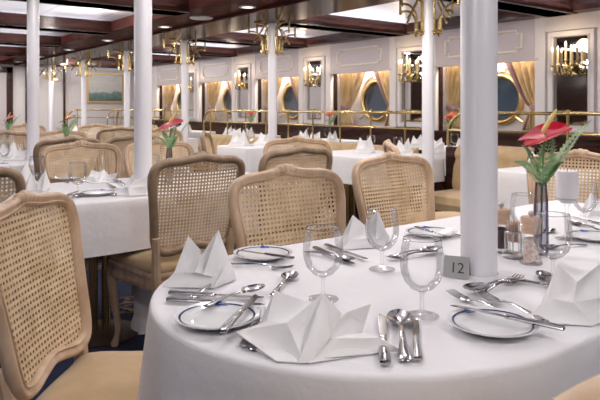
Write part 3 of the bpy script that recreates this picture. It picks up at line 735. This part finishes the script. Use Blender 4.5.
NAPS = {}
def nap_patches(kind):
    b = MB(); pt = b.patch
    def at(c):
        z0 = FX*c[0]+FY*c[1]; x0 = RX*c[0]+RY*c[1]
        def N(px, py, v=None):  # v: set-back of the fold behind the napkin's centre; None: the point lies on the table
            z = FPX*.417/(py-HY) if v is None else z0+v
            return ((px-300)/FPX*z-x0, z-z0, 0 if v is None else max(.0, .417-(py-HY)*z/FPX))
        return N
    if kind == 'star':
        N = at((.684, .871))
        A, B_, T_, E_, K_, V_ = N(304, 363), N(277, 361.5), N(236, 332, .0), N(287, 323, -.012), N(323, 293.5, .022), N(329.5, 338.5, -.03)
        L_ = N(250, 347)
        pt(A, B_, T_, E_, .026, 10); pt(B_, L_, N(240, 338), T_, .003, 4)
        pt(A, E_, K_, N(316, 338, -.045), .012, 8)
        pt(N(298, 363.5), N(311, 362.5), N(331, 336, -.034), K_, .007, 7)
        F_, W_ = N(382, 352.5), N(381, 338, -.028)
        pt(N(308, 363.5), F_, W_, V_, -.02, 9); pt(F_, N(401, 351), N(399, 348.5, -.05), W_, .004, 5)
        G_, H_, Q_ = N(362, 333), N(370.6, 304, .052), N(341.5, 314, .03)
        pt(V_, G_, H_, Q_, -.012, 8); pt(N(318, 338, -.04), V_, Q_, K_, .004, 6)
        pt(W_, G_, V_, N(333, 340, -.032), .004, 5)
        S_, U_, X_ = N(267, 322, .01), N(275, 291, .055), N(313, 304, .036)
        pt(E_, S_, U_, X_, .007, 8); pt(E_, X_, K_, N(300, 330, -.02), .004, 5); pt(T_, S_, E_, N(262, 330, -.005), .003, 4)
        C1, C2 = (-.10, .07, 0), (.10, .075, 0)
        pt(S_, C1, (-.07, .075, .04), U_, .004, 5); pt(C1, C2, Q_, X_, .012, 8); pt(C2, G_, H_, Q_, .006, 6); pt(X_, Q_, Q_, K_, .002, 4); pt(C1, X_, X_, U_, .006, 5)
        pt(N(300, 360), F_, C2, C1, .006, 6); pt(B_, A, C1, L_, .004, 5)
    elif kind == 'peaks':
        PL_, PR_, V_ = (-.036, .004, .110), (.036, .004, .124), (-.002, -.008, .066)
        pt((-.088, -.045, .0), (.03, -.055, .0), (.050, -.028, .036), (-.064, -.034, .030), -.010, 8)
        pt((-.066, -.028, .022), (-.010, -.040, .034), V_, PL_, -.010, 8)
        pt((-.012, -.044, .034), (.052, -.024, .014), PR_, V_, -.012, 8)
        pt((.008, -.047, .030), (.056, -.020, .01), (.060, .012, .055), PR_, .008, 7)
        pt((-.066, -.028, .0), (-.07, .025, 0), (-.050, .018, .06), PL_, .006, 6)
        pt((-.07, .025, 0), (-.004, .04, 0), (-.002, .012, .066), (-.037, .006, .109), .008, 6)
        pt((-.004, .04, 0), (.076, .022, 0), (.037, .006, .122), (-.002, .012, .066), .008, 6)
        pt((.032, -.055, .0), (.078, .022, 0), (.062, .014, .05), (.050, -.026, .034), .008, 6)
        pt((-.07, -.04, 0), (.04, -.045, 0), (.07, .02, 0), (-.06, .03, 0), .01, 4)
    else:  # 'fan': a long low apron and two upright points
        N = at(P(582, 317))
        T_, B_, R_ = N(523, 321.5), N(592, 326), N(612, 318)
        M1, M2, M3 = N(548, 298, .0), N(573, 303, -.03), N(609, 296, .0)
        K1, V_, K2 = N(558, 264.5, .03), N(577, 282, .0), N(603, 261, .035)
        pt(T_, B_, M2, M1, -.010, 9); pt(B_, R_, M3, M2, -.008, 8)
        pt(M1, M2, V_, K1, -.010, 8); pt(M2, M3, K2, V_, -.014, 8)
        pt(T_, M1, M1, (-.05, .04, 0), .002, 4)
        C1, C2 = (-.055, .07, 0), (.075, .08, 0)
        pt(M1, C1, C1, K1, .004, 5); pt(C1, (.01, .085, 0), V_, K1, .008, 7); pt((.01, .085, 0), C2, K2, V_, .008, 7); pt(C2, R_, M3, K2, .006, 6)
        pt(N(530, 321), B_, C2, C1, .006, 6)
    return b
for k in ('star', 'peaks', 'fan'): NAPS[k] = tag(nap_patches(k).obj('folded_napkin', M['napkin'], angle=55), cat='napkin')
VIEW = math.atan2(RY, RX)
def napkin(kind, x, y, label, turn=0, s=(1, 1, 1), z=TZ): return place(NAPS[kind], (x, y, z+.003), VIEW+turn, label, 'white folded napkins', s)

# --- front table
napkin('star', .684, .871, 'wide star-folded white napkin at the front table edge, nearest the camera')
a = P(203, 283); napkin('peaks', *a, 'two-peaked napkin standing at the rounded table end, before the shade-toned chair')
a = P(582, 317); napkin('fan', *a, 'broad folded napkin at the right picture edge, by the wine goblet stem')
a = P(366, 245); napkin('peaks', *a, 'folded napkin seen through the goblet beside the carved chair', .35, (1.15, 1, .82))
a = P(496, 232); napkin('peaks', *a, 'napkin half hidden by the thick column, behind the mills', -.2, (1, 1, .95))
a = P(601, 216); napkin('peaks', *a, 'napkin at the right picture edge, beyond the white candle', .2, (1.1, 1, .8))
goblet(*P(323, 301), 'stemmed goblet just behind the star-folded napkin')
goblet(*P(382, 271), 'stemmed goblet in front of the chair beside the thick column')
goblet(*P(422, 318), 'stemmed goblet to the left of the number card, nearest the camera')
goblet(*P(553, 281), 'stemmed goblet between the glass mill and the right-hand napkin', 1.02)
goblet(*P(524, 243), 'stemmed goblet behind the mills, just left of the flower vase', .95)
goblet(*P(585, 227), 'stemmed goblet beside the white candle at the far right', .97)
plate(.610, 1.070, 'white side plate with a knife across it at the rounded table end', VIEW)
plate(1.005, .721, 'white side plate at the front edge, nearest the right-hand napkin', VIEW+.35)
plate(*P(263, 258), 'white side plate behind the two-peaked napkin, before the light chair', VIEW)
plate(*P(431, 236), 'white side plate just left of the thick column', VIEW)
plate(*P(594, 240), 'white side plate cut by the right picture edge', VIEW)
lay('knife', (222, 336), (257, 298), 'butter knife lying across the plate at the rounded table end', .0165, 1.02)
lay('knife', (546, 329), (466, 312), 'butter knife lying across the plate at the front edge', .0165, 1.0)
lay('knife', (296, 261), (235, 252), 'butter knife across the plate before the light chair', .0165, .85)
lay('knife', (415, 229), (452, 240), 'butter knife across the plate left of the thick column', .0165, .85)
lay('knife', (171, 296), (262, 301), 'table knife lying behind the plate at the rounded end, farther of two', 0, 1.0)
lay('knife', (170, 303), (262, 308), 'table knife lying behind the plate at the rounded end, nearer of two', 0, 1.0)
lay('spoon', (214, 306), (256, 292), 'soup spoon leaning over the two knives at the rounded end', .012, .9)
lay('spoon', (268, 303), (297, 272), 'dessert spoon standing out left of the first goblet', 0, .95)
lay('fork', (250, 361), (265, 309), 'dinner fork partly under the star napkin, its tines by the plate', .0, 1.0)
lay('fork', (242, 354), (258, 312), 'salad fork beside the dinner fork by the star napkin', .0, .9)
lay('knife', (385, 366), (381, 320), 'table knife at the right wing of the star napkin', 0, 1.1)
lay('spoon', (405, 365), (399, 316), 'round soup spoon between two knives right of the star napkin', 0, 1.2)
lay('knife', (418, 363), (414, 322), 'short knife right of the soup spoon', 0, .93)
lay('fork', (232, 266), (290, 271), 'fork lying in front of the far plate before the light chair', 0, .9)
lay('spoon', (196, 298), (220, 283), 'teaspoon under the front of the two-peaked napkin', 0, .8)
lay('knife', (312, 249), (357, 268), 'table knife left of the napkin before the light chair, behind the first goblet', 0, 1.0)
lay('knife', (325, 247), (368, 262), 'second table knife beside the napkin seen through the goblet', 0, .95)
lay('spoon', (313, 255), (346, 262), 'soup spoon among the knives seen through the first goblet', 0, .9)
lay('fork', (437, 253), (388, 262), 'fork pointing at the goblet beside the carved chair', 0, .95)
lay('spoon', (392, 258), (440, 251), 'dessert spoon crossing the fork behind the nearest goblet', .006, .95)
lay('spoon', (520, 282), (468, 293), 'dessert spoon beside the number card, crossing a fork', .006, 1.0)
lay('fork', (478, 297), (521, 280), 'dessert fork beside the number card, crossing a spoon', 0, .95)
lay('fork', (510, 318), (453, 297), 'salad fork behind the plate at the front edge, left of two', 0, .9)
lay('fork', (559, 330), (470, 293), 'dinner fork behind the plate at the front edge, right of two', .002, 1.0)
lay('spoon', (553, 295), (541, 274), 'teaspoon at the foot of the goblet by the right-hand napkin', 0, .85)
lay('knife', (533, 285), (556, 289), 'knife tip showing by the right-hand napkin', 0, .8)
lay('spoon', (580, 247), (548, 250), 'spoon lying right of the glass mill behind the goblet', 0, .85)
lay('spoon', (533, 240), (555, 231), 'spoon lying behind the flower vase', 0, .85)
lay('knife', (440, 232), (462, 238), 'knife tip beside the thick column behind the number card', 0, .8)
lay('spoon', (600, 232), (570, 224), 'spoon by the candle holder at the far right', 0, .85)
lay('knife', (603, 226), (575, 219), 'knife by the candle holder at the far right', 0, .85)

# table number card: a folded tent
x, y = P(457, 277); t = empty('table_number_card', (x, y, TZ+.002), VIEW-.42, label='small grey tent card with the number 12 at the foot of the column', cat='card')
b = MB(); w = .031; hh = .05
b.rings([[(-w, -.018, 0), (w, -.018, 0), (w, -.0165, 0), (-w, -.0165, 0)], [(-w, -.001, hh), (w, -.001, hh), (w, 0, hh-.002), (-w, 0, hh-.002)], [(-w, .0, hh), (w, .0, hh), (w, -.0005, hh-.002), (-w, -.0005, hh-.002)], [(-w, .02, 0), (w, .02, 0), (w, .0185, 0), (-w, .0185, 0)]])
b.obj('folded_card', M['card'], t, smooth=False)
fc = bpy.data.curves.new('number', 'FONT'); fc.body = '12'; fc.size = .036; fc.align_x = 'CENTER'; fc.extrude = .0002; fc.materials.append(M['ink'])
fo = bpy.data.objects.new('printed_number', fc); COL.objects.link(fo); fo.parent = t; fo.location = (.002, -.0145, .012); fo.rotation_euler = (math.atan2(hh, .017), 0, 0)
bpy.context.view_layer.update(); nm_ = bpy.data.meshes.new_from_object(fo.evaluated_get(bpy.context.evaluated_depsgraph_get())); fm = bpy.data.objects.new('printed_digits', nm_); COL.objects.link(fm)
fm.parent = t; fm.location = fo.location; fm.rotation_euler = fo.rotation_euler; bpy.data.objects.remove(fo)

def mill(px, py, label, fill, s=1):
    x, y = P(px, py); t = empty('pepper_mill', (x, y, TZ+.002), 0, label=label, cat='mill'); t.scale = (s, s, s)
    MB().lathe([(.0005, .001), (.031, .0), (.032, .004), (.029, .012), (.027, .04), (.0262, .085), (.0262, .09)], n=28).obj('glass_body', M['glass'], t)
    MB().lathe([(.0005, .012), (.021, .012), (.021, .07), (.012, .075), (.0005, .076)], n=20).obj('contents', fill, t)
    MB().lathe([(.0005, .088), (.0265, .088), (.0275, .092), (.0265, .105), (.029, .122), (.0295, .131), (.027, .1345), (.0005, .135)], n=28).obj('wooden_cap', M['palewood'], t)
    b = MB().lathe([(.004, .134), (.004, .139)], n=12); b.ball((0, 0, .145), .0085, 14, 8, .9); b.obj('metal_knob', M['steel'], t)
mill(531, 264, 'clear salt mill with pale wooden cap and pinkish filling', M['salt'], .93)
mill(501, 252, 'pepper mill with pale wooden cap half hidden by the column', M['pepper'], .93)
x, y = P(513, 258); t = empty('toothpick_holder', (x, y, TZ+.002), 0, label='small clear holder with tan toothpicks between the two mills', cat='holder')
b = MB().lathe([(.0005, 0), (.027, 0), (.029, .004), (.0265, .009), (.022, .012), (.0005, .013)], n=24)
b.rings([[(.021*cos(2*pi*i/24)*k, .021*sin(2*pi*i/24)*k, z) for i in range(24)] for k, z in ((1, .068), (1.06, .069), (1.06, .073), (1, .074), (.95, .071), (1, .068))], False, False)
for k in range(4): b.tube([(.0212*cos(k*pi/2+.6), .0212*sin(k*pi/2+.6), .01), (.0212*cos(k*pi/2+.6), .0212*sin(k*pi/2+.6), .07)], .0016, 6)
b.obj('metal_stand', M['steel'], t)
MB().lathe([(.0005, .014), (.019, .014), (.0195, .02), (.0195, .098), (.019, .099)], n=24).obj('glass_tube', M['glass'], t)
b = MB(); rr = random.Random(4)
for k in range(34):
    a = rr.uniform(0, 6.28); r = .016*math.sqrt(rr.random()); b.tube([(r*cos(a), r*sin(a), .045), (r*cos(a)*1.03, r*sin(a)*1.03, .092+rr.uniform(0, .012))], .0022, 5)
o = b.obj('toothpicks', M['pick'], t)
o['kind'] = 'stuff'

x, y = P(567, 240); t = empty('candle_holder', (x, y, TZ+.002), 0, label='white square candle on a clear glass stem in front of the chair', cat='candle')
MB().lathe([(.0005, .003), (.036, 0), (.037, .003), (.012, .009), (.007, .02), (.0065, .10), (.012, .115), (.02, .122)], n=24).obj('glass_stem', M['glass'], t)
b = MB()
for k in range(14): a = 2*pi*k/14; b.tube([(.016*cos(a), .016*sin(a), .118), (.03*cos(a), .03*sin(a), .134)], .003, 6)
b.lathe([(.0005, .118), (.018, .118), (.030, .126), (.031, .138), (.029, .138), (.0005, .132)], n=24); b.obj('metal_cup', M['steel'], t)
MB().lathe([(.0005, .133), (.0325, .133), (.0335, .136), (.0335, .215), (.032, .218), (.005, .216), (.0005, .215)], n=28).obj('candle', M['candle'], t)
MB().tube([(0, 0, .214), (.001, 0, .222), (.003, .001, .226)], .001, 5).obj('wick', M['ink'], t)

# ------------------------------------------------------------------ anthurium vases
def fern(b, p0, p1, sag, n=13, w=.03):
    p0, p1 = Vector(p0), Vector(p1); d = (p1-p0); side = d.cross(Vector((0, 0, 1))).normalized(); pts = []
    for i in range(n+1):
        q = i/n; pts.append(p0+d*q+Vector((0, 0, sag*sin(pi*q))))
    b.tube(pts, .0012, 5)
    up = side.cross(d).normalized()
    for i in range(1, n):
        q = i/n; l = w*sin(pi*min(1, q*.9+.1))**.7*(1.15-q*.6)
        for s in (-1, 1):
            a = pts[i]; tip = a+side*s*l+d.normalized()*l*.5+up*.004
            m_ = (a+tip)/2; pw = d.normalized()*l*.26
            b.patch(a, m_-pw, tip, m_+pw, .002, 2, .0006)
def anthurium(x, y, label, pet, S=1.0, turn=0, second=False):
    t = empty('flower_vase', (x, y, TZ+.002), VIEW+turn, label=label, cat='flower vase'); t.scale = (S, S, S)
    MB().lathe([(.0005, .004), (.018, .001), (.0205, .006), (.021, .03), (.0205, .1), (.019, .16), (.0165, .19), (.0155, .205), (.0145, .204), (.0185, .15), (.019, .03), (.0005, .012)], n=28).obj('vase', M['smoke'], t)
    b = MB(); b.tube(spline([(0, 0, .02), (.003, 0, .2), (.007, 0, .28), (.012, .0, .345)], 5, False), .003, 8); b.obj('stem', M['stem'], t)
    # heart-shaped spathe: tip to the left, tilted to the viewer
    g = []; N = 28
    for j in range(9):
        q = j/8; r = []
        for i in range(N):
            a = 2*pi*i/N; rad = .074*(1-.30*cos(a)**8*(cos(a) > 0))*(1+.18*abs(sin(a))) ; u = -rad*cos(a)*(1.22 if cos(a) > 0 and 0 else 1.0)
            if u < 0: u *= 1.18
            v = .062*sin(a)*(1-.35*max(0, cos(a))); r.append((u*q*1.0, v*q*1.0, .012*q*q*(1+.5*cos(3*a))-.018*q*max(0, cos(a))))
        g.append(r)
    b = MB().rings(g, True, False); lo = [[(p[0], p[1], p[2]-.0012) for p in r] for r in g]; b.rings(lo, True, False)
    b.xf(Matrix.Translation((.012, -.004, .34)) @ Matrix.Rotation(R(-13), 4, 'Y') @ Matrix.Rotation(R(13), 4, 'X'))
    b.obj('spathe', pet, t)
    b = MB(); b.tube([(.0, -.012, .350), (.011, -.018, .372), (.028, -.02, .400), (.036, -.02, .414)], [.0055, .007, .0055, .002], 10); b.obj('spadix', M['spadix'], t)
    for k, (p1, sag) in enumerate((((.14, -.01, .385), .012), ((-.085, -.02, .265), .022), ((.045, .03, .34), .02), ((-.045, .03, .31), .02), ((.03, -.06, .27), .02))):
        b = MB(); b.tube([(0, 0, .1), (.002, 0, .19)], .0012, 5); fern(b, (.002, 0, .19), p1, sag, 17 if k == 0 else 12, .05 if k == 0 else .038); b.obj('fern_frond', M['leaf'], t)
    if second:
        b = MB(); rr = random.Random(int(x*100))
        for k in range(5):
            a = rr.uniform(0, 6.28); b.patch((0, 0, .3), (.03*cos(a), .03*sin(a), .33), (.07*cos(a), .07*sin(a), .35), (.03*cos(a+.9), .03*sin(a+.9), .33), .01, 3)
        b.obj('pale_petals', M['redpale'], t)
    return t
anthurium(*P(541, 255), 'red anthurium with fern in a smoked glass vase on the front table', M['red'])
anthurium(1.53, 3.22, 'red anthurium with fern in a slim vase on the second table, left of a column', M['red'], .95, .3)
anthurium(1.58, 5.25, 'red anthurium with fern on the third table, near the mahogany trim', M['red'], .95, -.2)
anthurium(1.6, 7.4, 'coral flower with green fern on the fourth table at the left picture edge', M['redpale'], .9, .2)
for k, l in ((0, 'green fern and flower on the porthole-side table behind the bracketed column'), (1, 'coral flower and fern on the porthole-side table left of the curtain'), (2, 'coral flower and fern on the porthole-side table, before the porthole left of the second column')):
    anthurium(5.32, WT[k]+.08, l, M['redpale'], .98, .5*k, True)

# ------------------------------------------------------------------ settings on the other tables
SET = [  # kind, photo point of the foot on the table, label, turn, scale
 ('peaks', (18, 190), 'two-peaked napkin at the left end of the second table', 0, 1.15), ('peaks', (38, 196), 'low napkin in front of the goblet at the left end of the second table', .6, .95),
 ('star', (100, 182), 'star-folded napkin in the middle of the second table', .2, .8), ('fan', (137, 195), 'broad napkin against the column on the second table', -.2, 1.0),
 ('peaks', (180, 175), 'napkin on the second table beyond the shade-toned chair back', .1, .9),
 ('peaks', (8, 160), 'napkin at the left edge of the third table', 0, 1.2), ('fan', (24, 160), 'napkin beside the goblet on the third table', .3, 1.0), ('peaks', (92, 152), 'napkin on the third table near the shade-toned chair', 0, .9),
 ('peaks', (239, 146), 'front napkin of the cluster on the table beside the second column', 0, 1.45), ('fan', (266, 144), 'rear napkin of the cluster on the table beside the second column', .4, 1.4),
 ('peaks', (365, 153), 'two-peaked napkin on the table right of the first goblet pair by the banquette', 0, 1.3), ('peaks', (404, 156), 'napkin behind the sideways chair top', .3, 1.25), ('fan', (436, 159), 'napkin right of the sideways chair top, by the column', 0, 1.3),
 ('peaks', (537, 167), 'napkin on the small table left of the anthurium leaves', .2, 1.0)]
for k, p, l, tn, s in SET: napkin(k, *P(*p), l, tn, (s, s, s))
for p, l in (((37, 186), 'goblet at the left end of the second table'), ((78, 196), 'goblet in front of the star-folded napkin on the second table'), ((151, 183), 'goblet right of the column on the second table'),
             ((4, 164), 'goblet at the left edge of the third table'), ((28, 157), 'goblet beside the far white column on the third table'), ((371, 152), 'goblet beside the napkin in front of the banquette'),
             ((398, 155), 'goblet left of the napkin by the sideways chair'), ((251, 146), 'goblet at the napkin cluster beside the second column')): goblet(*P(*p), l)
plate(*P(98, 195), 'white side plate at the front edge of the second table', VIEW); plate(*P(66, 180), 'white side plate beside the goblet on the second table', VIEW)
for kd, a, c, l in (('knife', (58, 200), (82, 191), 'knife at the front edge of the second table, left of the plate'), ('spoon', (64, 203), (86, 195), 'spoon left of the plate on the second table'), ('fork', (112, 199), (122, 189), 'fork right of the plate on the second table'),
                    ('knife', (118, 191), (104, 183), 'knife behind the plate on the second table'), ('fork', (128, 187), (112, 181), 'fork beyond the plate on the second table'), ('knife', (70, 186), (62, 178), 'knife beyond the goblet on the second table')): lay(kd, a, c, l)
for k, y in enumerate(WT):
    for j, (dx, dy, kd) in enumerate(((-.15, .3, 'peaks'), (-.2, -.02, 'fan'), (-.15, -.3, 'peaks'))):
        napkin(kd, 5.2+dx, y+dy, '%s napkin on the porthole-side table %s' % (('left', 'middle', 'right')[j], WN[k]), .2*j, (1.1, 1.1, 1.1))
    for j, dy in enumerate((.16, -.2)): goblet(5.05, y+dy, '%s goblet on the porthole-side table %s' % (('left', 'right')[j], WN[k]))
for k, (x, y, l) in enumerate(((3.7, 8.1, 'the table far off below the painting'), (3.4, 10.3, 'the farthest table before the end banquette'), (1.75, 7.2, 'the fourth table at far left'))):
    napkin('peaks', x-.2, y, 'left napkin on '+l, 0, (1.2, 1.2, 1.2)); napkin('fan', x+.18, y+.1, 'right napkin on '+l, 0, (1.2, 1.2, 1.2)); goblet(x, y-.1, 'goblet on '+l)
sc.view_settings.view_transform = 'Standard'; sc.view_settings.look = 'None'; sc.view_settings.exposure = .0; sc.view_settings.gamma = 1
sc.view_settings.use_curve_mapping = False
sc.cycles.use_denoising = True
sc.cycles.max_bounces = 10; sc.cycles.transparent_max_bounces = 24; sc.cycles.sample_clamp_indirect = 6
